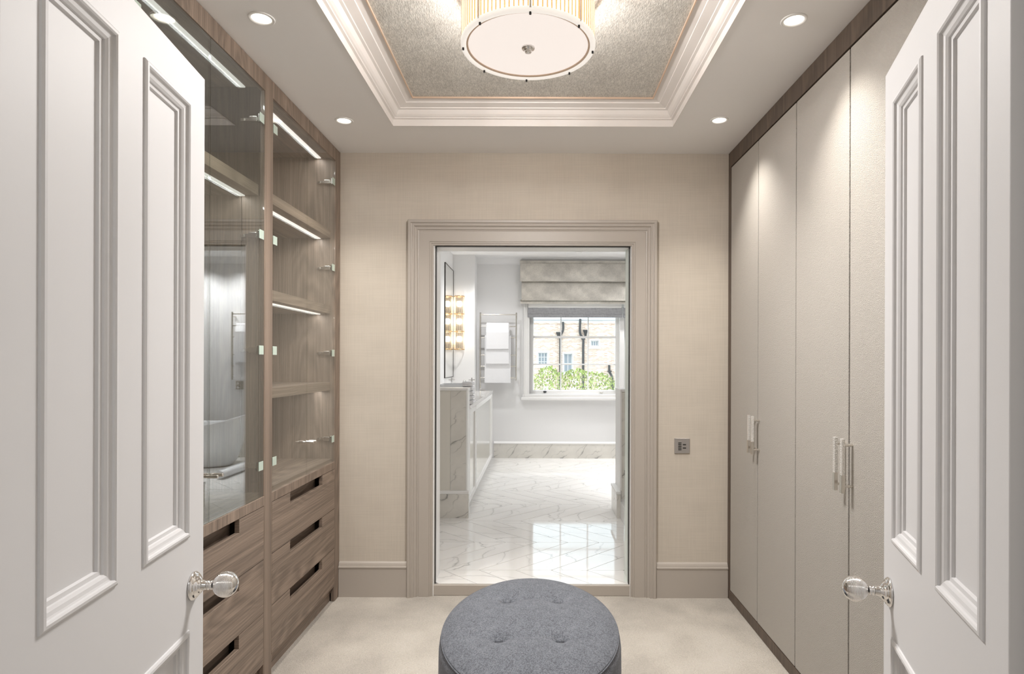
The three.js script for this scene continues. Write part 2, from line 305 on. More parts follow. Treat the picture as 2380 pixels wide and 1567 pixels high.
// ---------------------------------------------------------------- drum ceiling lamp
{
  const R = 0.246, o = thing('drum_lamp', 'large round drum ceiling lamp with ribbed glass rods and a frosted disc below', 'ceiling lamp', [-0.04, H + 0.1, -2.27]);
  const yb = -0.205, yt = -0.028;
  M('ceiling_plate', lathe([[0, 0], [0.12, 0], [0.12, -0.02], [0.115, -0.025], [0, -0.025]]), MAT.chrome, o);
  M('stem', rod([0, -0.02, 0], [0, yb, 0], 0.008), MAT.chrome, o);
  M('top_ring', lathe([[R - 0.016, yt], [R + 0.002, yt], [R + 0.004, yt + 0.006], [R + 0.002, yt + 0.012], [R - 0.016, yt + 0.012], [R - 0.016, yt]], 96), MAT.nickel, o);
  M('bottom_ring', lathe([[R - 0.014, yb + 0.004], [R - 0.014, yb - 0.006], [R - 0.008, yb - 0.011], [R + 0.002, yb - 0.011], [R + 0.006, yb - 0.006], [R + 0.006, yb + 0.006], [R - 0.002, yb + 0.008], [R - 0.014, yb + 0.004]], 128), glow(1, 0.93, 0.85, 0.42), o);  // a metal ring, no lamp: its bright look is put in as glow
  M('diffuser', lathe([[0.012, yb - 0.002], [R - 0.02, yb - 0.001], [R - 0.013, yb + 0.001], [R - 0.013, yb + 0.006], [0.012, yb + 0.006]], 96), MAT.diffuser, o);
  M('diffuser_rim', lathe([[R - 0.021, yb - 0.004], [R - 0.014, yb - 0.006], [R - 0.013, yb], [R - 0.021, yb], [R - 0.021, yb - 0.004]], 96), MAT.copper, o);
  M('finial', lathe([[0, yb - 0.026], [0.011, yb - 0.024], [0.013, yb - 0.02], [0.013, yb - 0.014], [0.02, yb - 0.013], [0.025, yb - 0.009], [0.025, yb - 0.004], [0.012, yb], [0, yb]], 40), MAT.chrome, o);
  const rods = [], n = 190;
  for (let i = 0; i < n; i++) { const a = (i / n) * 2 * Math.PI, g = new THREE.CylinderGeometry(0.0036, 0.0036, yt - yb - 0.006, 6, 1, true); g.translate(Math.cos(a) * R, (yt + yb) / 2 + 0.003, Math.sin(a) * R); rods.push(g); }
  const amber = rods.filter((_, i) => i % 2), pale = rods.filter((_, i) => !(i % 2));  // rods emit by themselves, standing in for bulb light shining through the glass
  M('glass_rods', pale, glow(1, 0.86, 0.66, 0.7), o).userData.kind = 'stuff';
  M('amber_rods', amber, phys({ color: lin(0.6, 0.4, 0.22), roughness: 0.5, transmission: 0.25, thickness: 0, emissive: lin(1, 0.5, 0.2), emissiveIntensity: 0.12, side: THREE.DoubleSide }), o).userData.kind = 'stuff';
  for (let k = 0; k < 8; k++) {
    const a = (k / 8) * 2 * Math.PI - 0.045 + Math.PI / 2, c = Math.cos(a), s = Math.sin(a);
    const st = B(-0.003, yb, -0.002, 0.003, yt, 0.002); st.rotateY(-a + Math.PI / 2); st.translate(c * (R + 0.004), 0, s * (R + 0.004)); M('strap', st, MAT.nickel, o);
    const pin = new THREE.CylinderGeometry(0.004, 0.004, 0.012, 12); pin.translate(c * (R - 0.002), yb - 0.013, s * (R - 0.002)); M('screw', pin, MAT.black, o);
  }
  for (let k = 0; k < 4; k++) {
    const a = k * Math.PI / 2 + 0.5, x = Math.cos(a) * 0.11, z = Math.sin(a) * 0.11;
    const bulb = lathe([[0, -0.05], [0.014, -0.046], [0.02, -0.03], [0.019, -0.01], [0.01, 0.02], [0.01, 0.04], [0, 0.04]], 16); bulb.translate(x, -0.13, z); M('bulb', bulb, glow(1, 0.85, 0.6, 2), o);
    const l = new THREE.PointLight(SOFT, POWER.drum, 0, 2); l.position.set(x, -0.14, z); l.castShadow = true; o.add(l);
  }
  area(o, 0.34, 0.34, POWER.drumDown, SOFT, 0, yb - 0.03, 0, [-0.04, 0, -2.27]);
}

// ---------------------------------------------------------------- glazed cabinets on the left
// hinge for a glass door: base on the side panel, arm, clamp; s = +1 when the side panel is on the +z side of the door
function hingeGeo(s) {
  const g = [B(-0.098, -0.007, s * 0.0, -0.045, 0.007, -s * 0.014, 0.002), B(-0.103, -0.010, 0, -0.085, 0.004, -s * 0.02, 0.002), B(-0.064, -0.012, -s * 0.002, -0.026, 0.012, -s * 0.024, 0.003), B(-0.03, -0.006, -s * 0.006, -0.012, 0.006, -s * 0.02, 0.001), B(-0.0165, -0.018, -s * 0.004, -0.0085, 0.018, -s * 0.036, 0.0015)];
  return merge(g);
}
const knobGeo = (() => {
  const g = lathe([[0, 0.042], [0.0055, 0.042], [0.0068, 0.0405], [0.0068, 0.003], [0.0045, 0.002], [0.0045, -0.012], [0.0065, -0.012], [0.0065, -0.016], [0, -0.016]], 24); g.rotateZ(-Math.PI / 2); return g;   // points to +x
})();
function cabinet(label, dFar, dNear, stileFar, stileNear, shelves, groove, glassMat = MAT.glass) {
  // local: x = 0 is the front plane, z = 0 the far end, +z toward the camera
  const L = dFar - dNear, o = thing('display_cabinet', label, 'cabinet', [-1.228, 0, -dFar]);
  const z0 = stileFar, z1 = L - stileNear, DEPTH = -0.46, TOP = 2.672;
  // face frame
  const s = shapeOf(rectPts(0, 0, L, H - 0.001)); s.holes.push(holeOf(rectPts(z0, 0.094, z1, 0.8055)), holeOf(rectPts(z0, 0.848, z1, TOP)));
  // toe space: frame foot only under the stiles
  const foot = shapeOf([[0, 0.002], [z0, 0.002], [z0, 0.0935], [z1, 0.0935], [z1, 0.002], [L, 0.002], [L, H - 0.001], [0, H - 0.001]]); foot.holes.push(...s.holes.map((h, i) => holeOf(i ? rectPts(z0, 0.848, z1, TOP) : rectPts(z0, 0.096, z1, 0.8055))));
  const fr = extrude(foot, 0.022, 0.001); fr.rotateY(-Math.PI / 2); fr.translate(0, 0, 0);   // (z, y, t) -> x = -t
  M('face_frame', boxUV(fr, 1), MAT.wood, o);
  M('plinth', B(-0.045, 0, z0 - 0.005, -0.03, 0.098, z1 + 0.005, 0, 2), MAT.wood, o);
  for (const [name, a, b] of [['side_panel', 0.004, z0], ['side_panel', z1, L - 0.004]]) M(name, B(DEPTH, 0.05, a, -0.022, 2.74, b, 0, 1), MAT.wood, o);
  M('back_panel', B(DEPTH - 0.008, 0.05, 0.004, DEPTH, 2.74, L - 0.004, 0, 1), MAT.wood, o);
  const top = M('top_panel', B(DEPTH, 2.688, z0, -0.022, 2.74, z1, 0, 2), MAT.wood, o);
  M('cabinet_floor', B(DEPTH, 0.82, z0, -0.022, 0.866, z1, 0, 2), MAT.wood, o);
  if (groove) for (const b of groove) M('side_lining', B(...b, 0.0008, 1), MAT.wood, o);
  const light = (parent, y) => {
    M('light_strip', B(-0.113, y - 0.0045, z0 + 0.004, -0.088, y + 0.002, z1 - 0.004, 0.002), MAT.led, parent);
    M('light_channel', B(-0.1185, y - 0.009, z0 + 0.002, -0.1155, y + 0.002, z1 - 0.002, 0.0008, 2), MAT.seal, parent);
    area(o, 0.02, z1 - z0 - 0.03, POWER.shelf, COOL, -0.1, y - 0.006, (z0 + z1) / 2, [-1.328, 0, -dFar + (z0 + z1) / 2]);
  };
  light(top, 2.687);
  for (const [y, lit] of shelves) { const sh = M('shelf', B(DEPTH, y, z0 + 0.0005, -0.03, y + 0.049, z1 - 0.0005, 0.001, 2), MAT.wood, o); if (lit) light(sh, y); }
  // drawers with a notch for the fingers
  const rows = [[0.098, 0.3235], [0.3265, 0.563], [0.566, 0.803]], mid = (z0 + z1) / 2, g = 0.0025;
  for (const [ya, yb] of rows) {
    const dr = new THREE.Group(); dr.name = 'drawer'; o.add(dr);
    const n = 0.2235, sh = shapeOf([[z0 + g, ya], [z1 - g, ya], [z1 - g, yb], [mid + n, yb], [mid + n, yb - 0.056], [mid - n, yb - 0.056], [mid - n, yb], [z0 + g, yb]]);
    const f = extrude(sh, 0.02, 0.0008); f.rotateY(-Math.PI / 2); M('front', boxUV(f, 2), MAT.wood, dr);
    M('recess_panel', B(-0.062, yb - 0.09, mid - n - 0.02, -0.05, yb - 0.001, mid + n + 0.02, 0, 2), MAT.wood, dr);
  }
  // two glass doors
  for (const [za, zb, hingeZ, sgn] of [[z0 + 0.003, mid - 0.0016, z0, -1], [mid + 0.0016, z1 - 0.003, z1, 1]]) {
    const door = M('glass_door', B(-0.0085, 0.851, za, -0.0025, TOP - 0.003, zb), glassMat, o);
    for (const y of [0.989, 1.505, 2.019, 2.537]) {
      const h = hingeGeo(sgn); h.translate(0, y, hingeZ); M('hinge', h, MAT.nickel, door);
      M('clamp_pad', B(-0.0022, y - 0.02, hingeZ - sgn * 0.008, -0.0005, y + 0.02, hingeZ - sgn * 0.05, 0.0006), MAT.pad, door);
    }
    const k = knobGeo.clone(); k.translate(-0.002, 1.026, mid + sgn * 0.018); M('handle', k, MAT.nickel, door);
  }
  return o;
}
cabinet('tall taupe wood cabinet with three lit shelves behind glass doors, next to the back wall', FAR - 0.001, 2.712, 0.087, 0.074, [[2.2, true], [1.743, true], [1.28, true]]);
cabinet('taupe wood cabinet whose glass doors mirror the bathroom, with one high lit shelf', 2.711, 1.736, 0.004, 0.075, [[2.2, true]], [[-0.1035, 0.866, 0.004, -0.022, 2.199, 0.007], [-0.46, 0.866, 0.004, -0.1065, 2.199, 0.007]], MAT.boostedGlass);

// ---------------------------------------------------------------- cream wardrobe on the right
{
  const o = thing('wardrobe', 'built-in wardrobe with tall cream leather doors in a dark wood frame', 'wardrobe', [1.18, 0, -FAR + 0.001]);
  const L = FAR - 1.775, edges = [3.697, 3.24, 2.765, 2.29, 1.815].map((d) => FAR - d);   // local z toward the camera
  const s = shapeOf(rectPts(0, 0.002, L, H - 0.001)); s.holes.push(holeOf(rectPts(edges[0], 0.057, edges[4], 2.657)));
  const f = extrude(s, 0.03, 0.001); f.rotateY(-Math.PI / 2); f.translate(0.03, 0, 0); M('face_frame', boxUV(f, 1), MAT.woodDark, o);
  M('carcass', B(0.034, 0.05, 0.01, 0.5, 2.7, L - 0.01), MAT.woodDark, o);
  edges.slice(0, 4).forEach((z0, i) => {
    const z1 = edges[i + 1], door = M('door', B(0.003, 0.06, z0 + 0.004, 0.03, 2.652, z1 - 0.004, 0.003, 1), MAT.leather, o);
    const hz = i % 2 ? z0 + 0.027 : z1 - 0.027, h = new THREE.Group(); h.name = 'handle'; door.add(h);
    const hs = B(-0.041, 1.035, hz - 0.0085, -0.029, 1.171, hz + 0.0085, 0.0012), pl = B(-0.0425, 0.968, hz - 0.0088, -0.029, 1.036, hz + 0.0088, 0.001);
    h.removeFromParent();
    M('handle_bar', hs, MAT.hammered, door); M('handle_grip', pl, MAT.nickel, door);
    for (const y of [0.992, 1.147]) M('handle_post', rod([0.004, y, hz], [-0.03, y, hz], 0.0055), MAT.nickel, door);
  });
}

// ---------------------------------------------------------------- panelled double doors
function panelDoor(name, label, x, d, turn, s) {
  const o = new THREE.Group(); o.name = name; o.position.set(x, 0, -d); o.rotation.y = turn; scene.add(o); tag(o, label, 'door', null, 'structure');
  const W = 0.635, T0 = 0.044, cols = [[0.082, 0.267], [0.365, 0.55]], rows = [[0.25, 0.865], [1.078, 2.014]];
  const X = (a, b) => (s > 0 ? [a, b] : [-b, -a]);
  const sh = shapeOf(rectPts(...[X(0.003, W)[0], 0.012, X(0.003, W)[1], 2.106]));
  const cells = []; for (const c of cols) for (const r of rows) { const [a, b] = X(...c); cells.push([a, r[0], b, r[1]]); }
  for (const [a, y0, b, y1] of cells) sh.holes.push(holeOf(rectPts(a, y0, b, y1)));
  const leaf = extrude(sh, T0, 0.0015); leaf.translate(0, 0, -T0); M('door_leaf', boxUV(leaf), MAT.doorPaint, o);
  const prof = [[-0.006, -0.001], [-0.005, 0.003], [-0.001, 0.0055], [0.004, 0.006], [0.007, 0.004], [0.008, 0.0005], [0.011, -0.001], [0.017, -0.0025], [0.0215, -0.0055], [0.0225, -0.0085], [0.0295, -0.0095], [0.031, -0.0135], [0.032, -0.0145]];
  for (const [a, y0, b, y1] of cells) {
    M('door_panel', B(a - 0.004, y0 - 0.004, -0.032, b + 0.004, y1 + 0.004, -0.0142), MAT.doorPaint, o);
    M('panel_moulding', moulding(a, y0, b, y1, prof, (p, q, n) => [p, q, n], [0, 0, 1]), MAT.doorPaint, o);
  }
  const k = new THREE.Group(); k.name = 'door_knob'; k.position.set(s * (W - 0.056), 0.958, 0); o.add(k);
  const rose = lathe([[0, 0], [0.031, 0], [0.0315, 0.003], [0.029, 0.006], [0.0275, 0.006], [0.026, 0.009], [0.0225, 0.009], [0.021, 0.013], [0.016, 0.017], [0.0125, 0.019], [0.0115, 0.022], [0.0095, 0.028], [0.0095, 0.031], [0, 0.031]], 48); rose.rotateX(Math.PI / 2);
  const pts = [[0.0085, 0.029], [0.0085, 0.031], [0.0105, 0.032], [0.0105, 0.034], [0.0085, 0.035], [0.0085, 0.037], [0.0102, 0.038], [0.0102, 0.04], [0.009, 0.042]];
  for (let i = 0; i <= 200; i++) { const t = i / 200, y = 0.042 + 0.053 * t, q = 0.0285 * Math.sqrt(Math.max(0, 1 - (2 * t - 1) ** 2)) * (0.94 + 0.06 * t); pts.push([q * (t > 0.06 && t < 0.85 ? 1 + 0.012 * Math.cos(2 * Math.PI * t * 26) : 1), y]); }
  const ball = lathe(pts, 64); ball.rotateX(Math.PI / 2);
  M('rose', rose, MAT.chrome, k); M('knob', ball, MAT.chrome, k);
  return o;
}
panelDoor('door_1', 'open left leaf of the panelled double door, with a ribbed chrome knob', -0.684, 0.761, 97.8 * Math.PI / 180, 1);
// right leaf: its local -x runs along (0.299, -0.954)
panelDoor('door_2', 'open right leaf of the panelled double door, with a ribbed chrome knob', 0.595, 0.758, Math.atan2(-0.954, -0.299), -1);

// ---------------------------------------------------------------- ottoman
{
  const o = thing('ottoman', 'oval grey upholstered ottoman with four buttons in its domed top', 'ottoman', [-0.026, 0, -2.357]);
  const a = 0.337, b = 0.5, RIM = 0.428, buttons = [[0.012, -0.173], [-0.1, -0.173], [0.112, -0.173]].slice(1).concat([[-0.112, 0.173], [0.11, 0.173]]);
  const top = (x, z) => {
    const q = Math.hypot(x / a, z / b); let y = RIM + 0.03 * (1 - q ** 7) + 0.018 * (1 - q * q);
    for (const [bx, bz] of buttons) { const r = Math.hypot(x - bx, (z - bz) * 1.0); y -= 0.013 * Math.exp(-((r / 0.022) ** 2)) + 0.025 * Math.exp(-r / 0.06); }
    for (const bz of [-0.173, 0.173]) { const w = 1 - Math.min(1, q ** 4); y -= 0.007 * w * Math.exp(-Math.abs(z - bz) / 0.02); }
    return y;
  };
  const NR = 110, NT = 220, pos = [], uv = [], idx = [];
  for (let i = 0; i <= NR; i++) for (let j = 0; j <= NT; j++) { const q = i / NR, t = (j / NT) * 2 * Math.PI, x = a * q * Math.cos(t), z = b * q * Math.sin(t); pos.push(x, top(x, z), z); uv.push(x, z); }
  for (let i = 0; i < NR; i++) for (let j = 0; j < NT; j++) { const p = i * (NT + 1) + j, q = p + NT + 1; idx.push(p, p + 1, q, p + 1, q + 1, q); }
  const g = new THREE.BufferGeometry(); g.setAttribute('position', new THREE.Float32BufferAttribute(pos, 3)); g.setAttribute('uv', new THREE.Float32BufferAttribute(uv, 2)); g.setIndex(idx); g.computeVertexNormals();
  M('cushion', g, MAT.felt, o);
  const ring = []; for (let j = 0; j < 96; j++) { const t = (j / 96) * 2 * Math.PI; ring.push([a * 1.004 * Math.cos(t), RIM - 0.007, b * 1.004 * Math.sin(t)]); }
  M('piping', boxUV(tube(ring, 0.0034, 240, 8, true)), MAT.felt, o);
  const prof = [[0.985, 0.02], [1.02, 0.022], [1.035, 0.06], [1.037, 0.3], [1.034, 0.38], [1.024, 0.405], [1.008, RIM - 0.012], [0.998, RIM]], bp = [], bu = [], bi = [];
  prof.forEach(([k, y], i) => { for (let j = 0; j <= 160; j++) { const t = (j / 160) * 2 * Math.PI; bp.push(a * k * Math.cos(t), y, b * k * Math.sin(t)); bu.push(t * 0.42, y); } });
  for (let i = 0; i + 1 < prof.length; i++) for (let j = 0; j < 160; j++) { const p = i * 161 + j, q = p + 161; bi.push(p, q, p + 1, p + 1, q, q + 1); }
  const bg = new THREE.BufferGeometry(); bg.setAttribute('position', new THREE.Float32BufferAttribute(bp, 3)); bg.setAttribute('uv', new THREE.Float32BufferAttribute(bu, 2)); bg.setIndex(bi); bg.computeVertexNormals();
  M('body', bg, MAT.felt, o);
  for (const [x, z] of buttons) { const s = new THREE.SphereGeometry(0.015, 24, 16); s.scale(1, 0.65, 1); s.translate(x, top(x, z) + 0.017, z); M('button', boxUV(s), MAT.felt, o); }
  const base = new THREE.CylinderGeometry(1, 1, 0.021, 64); base.scale(a * 0.97, 1, b * 0.97); base.translate(0, 0.0105, 0); M('base', base, MAT.black, o);
}

// ---------------------------------------------------------------- bathroom shell
const BF = 0.065, BACK = 8.7, BH = 2.95, BL = -1.19, BR = 3.3;
{
  const fl = struct('floor_bathroom', DB(BL - 0.1, -0.12, 3.772, BR + 0.1, BF - 0.006, BACK + 0.1), MAT.grout, 'chevron floor of polished white marble tiles');
  // chevron tiles: rows along x of width ROW; planks at 45 degrees, 0.24 m apart
  const ROW = 0.62, STEP = 0.24, G = 0.0035, X0 = BL + 0.01, X1 = BR - 0.01, D0 = 3.774, D1 = BACK - 0.01;
  const clip = (poly, axis, lim, keepLess) => {
    const out = []; poly.forEach((p, i) => { const q = poly[(i + 1) % poly.length], a = keepLess ? p[axis] <= lim : p[axis] >= lim, b = keepLess ? q[axis] <= lim : q[axis] >= lim; if (a) out.push(p); if (a !== b) { const t = (lim - p[axis]) / (q[axis] - p[axis]); out.push([p[0] + t * (q[0] - p[0]), p[1] + t * (q[1] - p[1])]); } }); return out;
  };
  for (let r = -2; r < 8; r++) {
    const d0 = 4.64 + r * ROW, d1 = d0 + ROW, dir = r % 2 === 0 ? -1 : 1;   // apex row at d = 4.64 points to +x
    for (let k = -16; k < 30; k++) {
      const x = 0.115 + k * STEP, e0 = dir < 0 ? 0 : -ROW, e1 = dir < 0 ? -ROW : 0, h = STEP / 2 - G * 0.75;
      let poly = [[x + e0 - h, d0 + G / 2], [x + e0 + h, d0 + G / 2], [x + e1 + h, d1 - G / 2], [x + e1 - h, d1 - G / 2]];
      for (const [ax, lim, less] of [[0, X0, 0], [0, X1, 1], [1, D0, 0], [1, D1, 1]]) { poly = clip(poly, ax, lim, less); if (poly.length < 3) break; }
      if (poly.length < 3 || Math.abs(poly.reduce((s, p, i) => { const q = poly[(i + 1) % poly.length]; return s + p[0] * q[1] - q[0] * p[1]; }, 0)) < 0.004) continue;
      const cx = poly.reduce((s, p) => s + p[0], 0) / poly.length, cd = poly.reduce((s, p) => s + p[1], 0) / poly.length;
      if (cd < OUT + 0.02 && (cx < -0.75 || cx > 0.68)) continue;
      const seen = (cx > -0.95 + 0 && cx < 1.15 && cd < 6) || (cx > BL && cd >= 5.2 && cx < 2.6) || (cd > 4.4 && cx < 2.4);
      if (!seen) continue;
      const g = new THREE.ExtrudeGeometry(shapeOf(poly), { depth: 0.006, bevelEnabled: false }); g.rotateX(-Math.PI / 2); g.translate(0, BF - 0.0058 + rnd() * 0.0002, 0);
      boxUV(g, 2); const p = g.attributes.uv, c = Math.cos(dir * 0.785), s = Math.sin(dir * 0.785); for (let i = 0; i < p.count; i++) { const u = p.getX(i), v = p.getY(i); p.setXY(i, c * u - s * v, s * u + c * v); }
      M('tile', g, MAT.tile, fl);
    }
  }
}
struct('ceiling_bathroom', DB(BL - 0.1, BH, OUT, BR + 0.1, BH + 0.15, BACK + 0.1), MAT.bathWall, 'white bathroom ceiling');
struct('wall_bathroom_left', DB(BL - 0.1, 0, OUT, BL, BH, BACK), MAT.bathWall, 'white left wall of the bathroom');
struct('wall_bathroom_right', DB(BR, 0, OUT, BR + 0.1, BH, BACK), MAT.bathWall, 'white right wall of the bathroom');
const WIN = { x0: -0.12, x1: 1.47, y0: 0.985, y1: 2.62 };
{
  const s = shapeOf(rectPts(BL - 0.1, 0, BR + 0.1, 3.1)); s.holes.push(holeOf(rectPts(WIN.x0, WIN.y0, WIN.x1, WIN.y1)));
  const g = extrude(s, 0.3); g.translate(0, 0, -BACK - 0.3); struct('wall_back', boxUV(g), MAT.bathWall, 'white back wall of the bathroom with the window');
}
struct('wall_pier', DB(BL, BF, 8.4, -0.882, BH, BACK), MAT.bathWall, 'white pier behind the wall lamp');
struct('trim_8', [run(-0.882, BR, -BACK, [[0, 2.86], [0.012, 2.86], [0.02, 2.88], [0.04, 2.905], [0.06, 2.93], [0.07, 2.95], [0, 2.95]])], MAT.bathWall, 'small white cornice of the bathroom');
{
  const b = struct('baseboard_back', run(-0.63, BR, -BACK, [[0, BF], [0.02, BF], [0.02, BF + 0.205], [0, BF + 0.205]]), MAT.marble, 'tall marble skirting under the bathroom window');
  M('cap', run(-0.63, BR, -BACK, [[0, BF + 0.205], [0.024, BF + 0.205], [0.024, BF + 0.222], [0.012, BF + 0.236], [0, BF + 0.238]]), MAT.white, b);
}
// half walls on both sides of the passage
function halfWall(name, label, x0, x1, d0, d1, top, split, left) {
  const o = new THREE.Group(); o.name = name; tag(o, label, null, null, 'structure'); scene.add(o);
  M('core', DB(x0 + 0.002, BF, d0 + 0.012, x1 - 0.002, top - 0.02, d1), MAT.white, o);
  M('cap', DB(x0, top - 0.022, d0, x1 + 0.002, top, d1 + 0.002, 0.002), MAT.white, o);
  M('edge_strip', DB(left ? x1 - 0.014 : x0, BF + 0.24, d0, left ? x1 : x0 + 0.014, top - 0.022, d0 + 0.02, 0.001), MAT.white, o);
  if (left) { M('marble_panel', DB(split + 0.001, BF + 0.24, d0 + 0.006, x1 - 0.014, top - 0.023, d0 + 0.016), MAT.marble, o); M('stone_panel', DB(x0 + 0.01, BF + 0.24, d0 + 0.006, split - 0.001, top - 0.023, d0 + 0.016), MAT.stone, o); }
  else for (let i = 0; i < 5; i++) { const h = (top - 0.023 - 0.23) / 5; M('marble_panel', DB(x0 + 0.014, 0.23 + i * h + 0.002, d0 + 0.006, x1, 0.23 + (i + 1) * h - 0.002, d0 + 0.016), MAT.marble, o); }
  return o;
}
{
  const o = halfWall('wall_partition', 'white capped half wall with a veined marble end panel, left of the passage', BL, -0.626, 5.38, 5.56, 1.219, -0.78, true);
  M('skirting', DB(BL, BF, 5.352, -0.612, BF + 0.212, 5.4, 0.001), MAT.marble, o);
  M('skirting_cap', DB(BL, BF + 0.212, 5.346, -0.607, BF + 0.24, 5.4, 0.006), MAT.white, o);
  const p = halfWall('wall_partition_001', 'narrow end of the tiled half wall at the right edge of the doorway', 0.738, 1.5, 5.38, 5.72, 1.212, 0, false);
  M('skirting', DB(0.706, BF, 5.36, 0.742, BF + 0.212, 5.74, 0.001), MAT.marble, p);
  M('skirting_cap', DB(0.7, BF + 0.212, 5.352, 0.744, BF + 0.24, 5.745, 0.006), MAT.white, p);
  M('kerb', DB(0.74, BF, 4.5, 1.5, 0.212, 5.379, 0.003), MAT.porcelain, p);
}
// ---------------------------------------------------------------- window, blinds
{
  const o = new THREE.Group(); o.name = 'window_1'; scene.add(o); tag(o, 'white sash window of two lights with thin glazing bars', 'window', null, 'structure');
  M('casing', moulding(WIN.x0 - 0.085, WIN.y0 - 0.02, WIN.x1 + 0.085, WIN.y1 + 0.085, [[0, 0], [0, 0.02], [0.02, 0.024], [0.024, 0.016], [0.06, 0.016], [0.064, 0.012], [0.085, 0.012], [0.085, -0.25]], (a, b, n) => [a, b, -BACK + n], [0, 0, 1], 'U'), MAT.white, o);
  M('window_sill', [DB(WIN.x0 - 0.12, 0.905, BACK - 0.055, WIN.x1 + 0.12, 0.94, BACK + 0.2, 0.006), DB(WIN.x0 - 0.1, 0.938, BACK - 0.02, WIN.x1 + 0.1, 0.988, BACK + 0.2, 0.003)], MAT.white, o);
  const sash = (x0, x1, n) => {
    const D = BACK + 0.1, y0 = 0.988, y1 = 2.6, st = 0.058;
    M('sash_frame', moulding(x0, y0, x1, y1, [[0, -0.04], [0, 0], [st - 0.012, 0], [st, -0.014], [st, -0.04]], (a, b, k) => [a, b, -D + k], [0, 0, 1]), MAT.white, o);
    const gx0 = x0 + st, gx1 = x1 - st, gy0 = y0 + st, rows = [1.42, 1.818, 2.2];
    for (let i = 1; i < n; i++) M('glazing_bar', DB(gx0 + (gx1 - gx0) * i / n - 0.009, gy0, D + 0.005, gx0 + (gx1 - gx0) * i / n + 0.009, y1 - st, D + 0.035, 0.004), MAT.white, o);
    for (const y of rows) M('glazing_bar', DB(gx0, y - (y === 1.818 ? 0.016 : 0.009), D + 0.003, gx1, y + (y === 1.818 ? 0.016 : 0.009), D + 0.037, 0.004), MAT.white, o);
    const ys = [gy0, ...rows, y1 - st];
    for (let i = 0; i < n; i++) for (let j = 0; j + 1 < ys.length; j++) M('pane', DB(gx0 + (gx1 - gx0) * i / n, ys[j], D + 0.018, gx0 + (gx1 - gx0) * (i + 1) / n, ys[j + 1], D + 0.022), MAT.pane, o);
    for (const k of [0.17, 0.8]) { const l = lathe([[0, 0], [0.024, 0.0], [0.026, 0.008], [0.02, 0.016], [0.008, 0.02], [0, 0.02]], 20); l.rotateX(Math.PI / 2); l.scale(1, 0.6, 1); l.translate(x0 + (x1 - x0) * k, y0 + st * 0.52, -D); M('sash_lift', l, k < 0.5 ? MAT.pipe : MAT.nickel, o); }
  };
  sash(WIN.x0 + 0.002, 1.19, 3); sash(1.25, WIN.x1 - 0.002, 1);
  M('mullion', DB(1.186, 0.986, BACK + 0.04, 1.254, WIN.y1, BACK + 0.2, 0.006), MAT.white, o);
}
{
  const o = thing('roman_blind', 'wide pale damask roman blind drawn up in two folds over the window', 'roman blind', [0, 0, -BACK]);
  const x0 = -0.255, x1 = 1.56;
  const fold = (y0, y1, z0, z1, x = x0) => {   // a slightly swelling sheet of cloth
    const n = 14, m = 40, P = [], U = [], I = [];
    for (let i = 0; i <= n; i++) for (let j = 0; j <= m; j++) { const v = i / n, u = j / m; P.push(x + (x1 - x) * u, y1 + (y0 - y1) * v, z0 + (z1 - z0) * v + 0.012 * Math.sin(Math.PI * v) + 0.003 * Math.sin(u * 23) * v); U.push((x1 - x) * u, (y1 - y0) * v); }
    for (let i = 0; i < n; i++) for (let j = 0; j < m; j++) { const p = i * (m + 1) + j, q = p + m + 1; I.push(p, q, p + 1, p + 1, q, q + 1); }
    const g = new THREE.BufferGeometry(); g.setAttribute('position', new THREE.Float32BufferAttribute(P, 3)); g.setAttribute('uv', new THREE.Float32BufferAttribute(U, 2)); g.setIndex(I); g.computeVertexNormals();
    const f = clean(g), b = clean(g); b.translate(0, 0, -0.01);
    return merge([f, b, B(x - 0.0005, y0, z0 - 0.01, x + 0.003, y1, z0 + 0.012), B(x, y0 - 0.001, z1 - 0.012, x1, y0 + 0.004, z1 + 0.003)]);
  };
  M('headrail', B(x0 - 0.005, 2.855, 0.005, x1, 2.905, 0.09, 0.004), MAT.damask, o);
  M('fold', fold(2.6, 2.86, 0.1, 0.15), MAT.damask, o);
  M('fold', fold(2.33, 2.62, 0.085, 0.125, x0 + 0.02), MAT.damask, o);
  M('hem', fold(2.285, 2.345, 0.07, 0.11, x0 + 0.005), MAT.damask, o);
  for (const [name, a, b, label] of [['window_shade', -0.14, 1.2, 'grey woven inner blind under the left part of the roman blind'], ['window_shade', 1.235, 1.46, 'grey woven inner blind on the right light, mostly hidden by the door jamb']]) {
    const w = thing(name, label, 'blind', [0, 0, -BACK]);
    M('valance', B(a, 2.235, 0.012, b, 2.3, 0.05, 0.004), MAT.white, w);
    M('fabric', B(a - 0.008, 2.145, 0.014, b + 0.008, 2.25, 0.045, 0.008), MAT.greyBlind, w);
    M('hem', B(a - 0.008, 2.096, 0.01, b + 0.008, 2.15, 0.036, 0.008), MAT.greyBlind, w);
  }
}
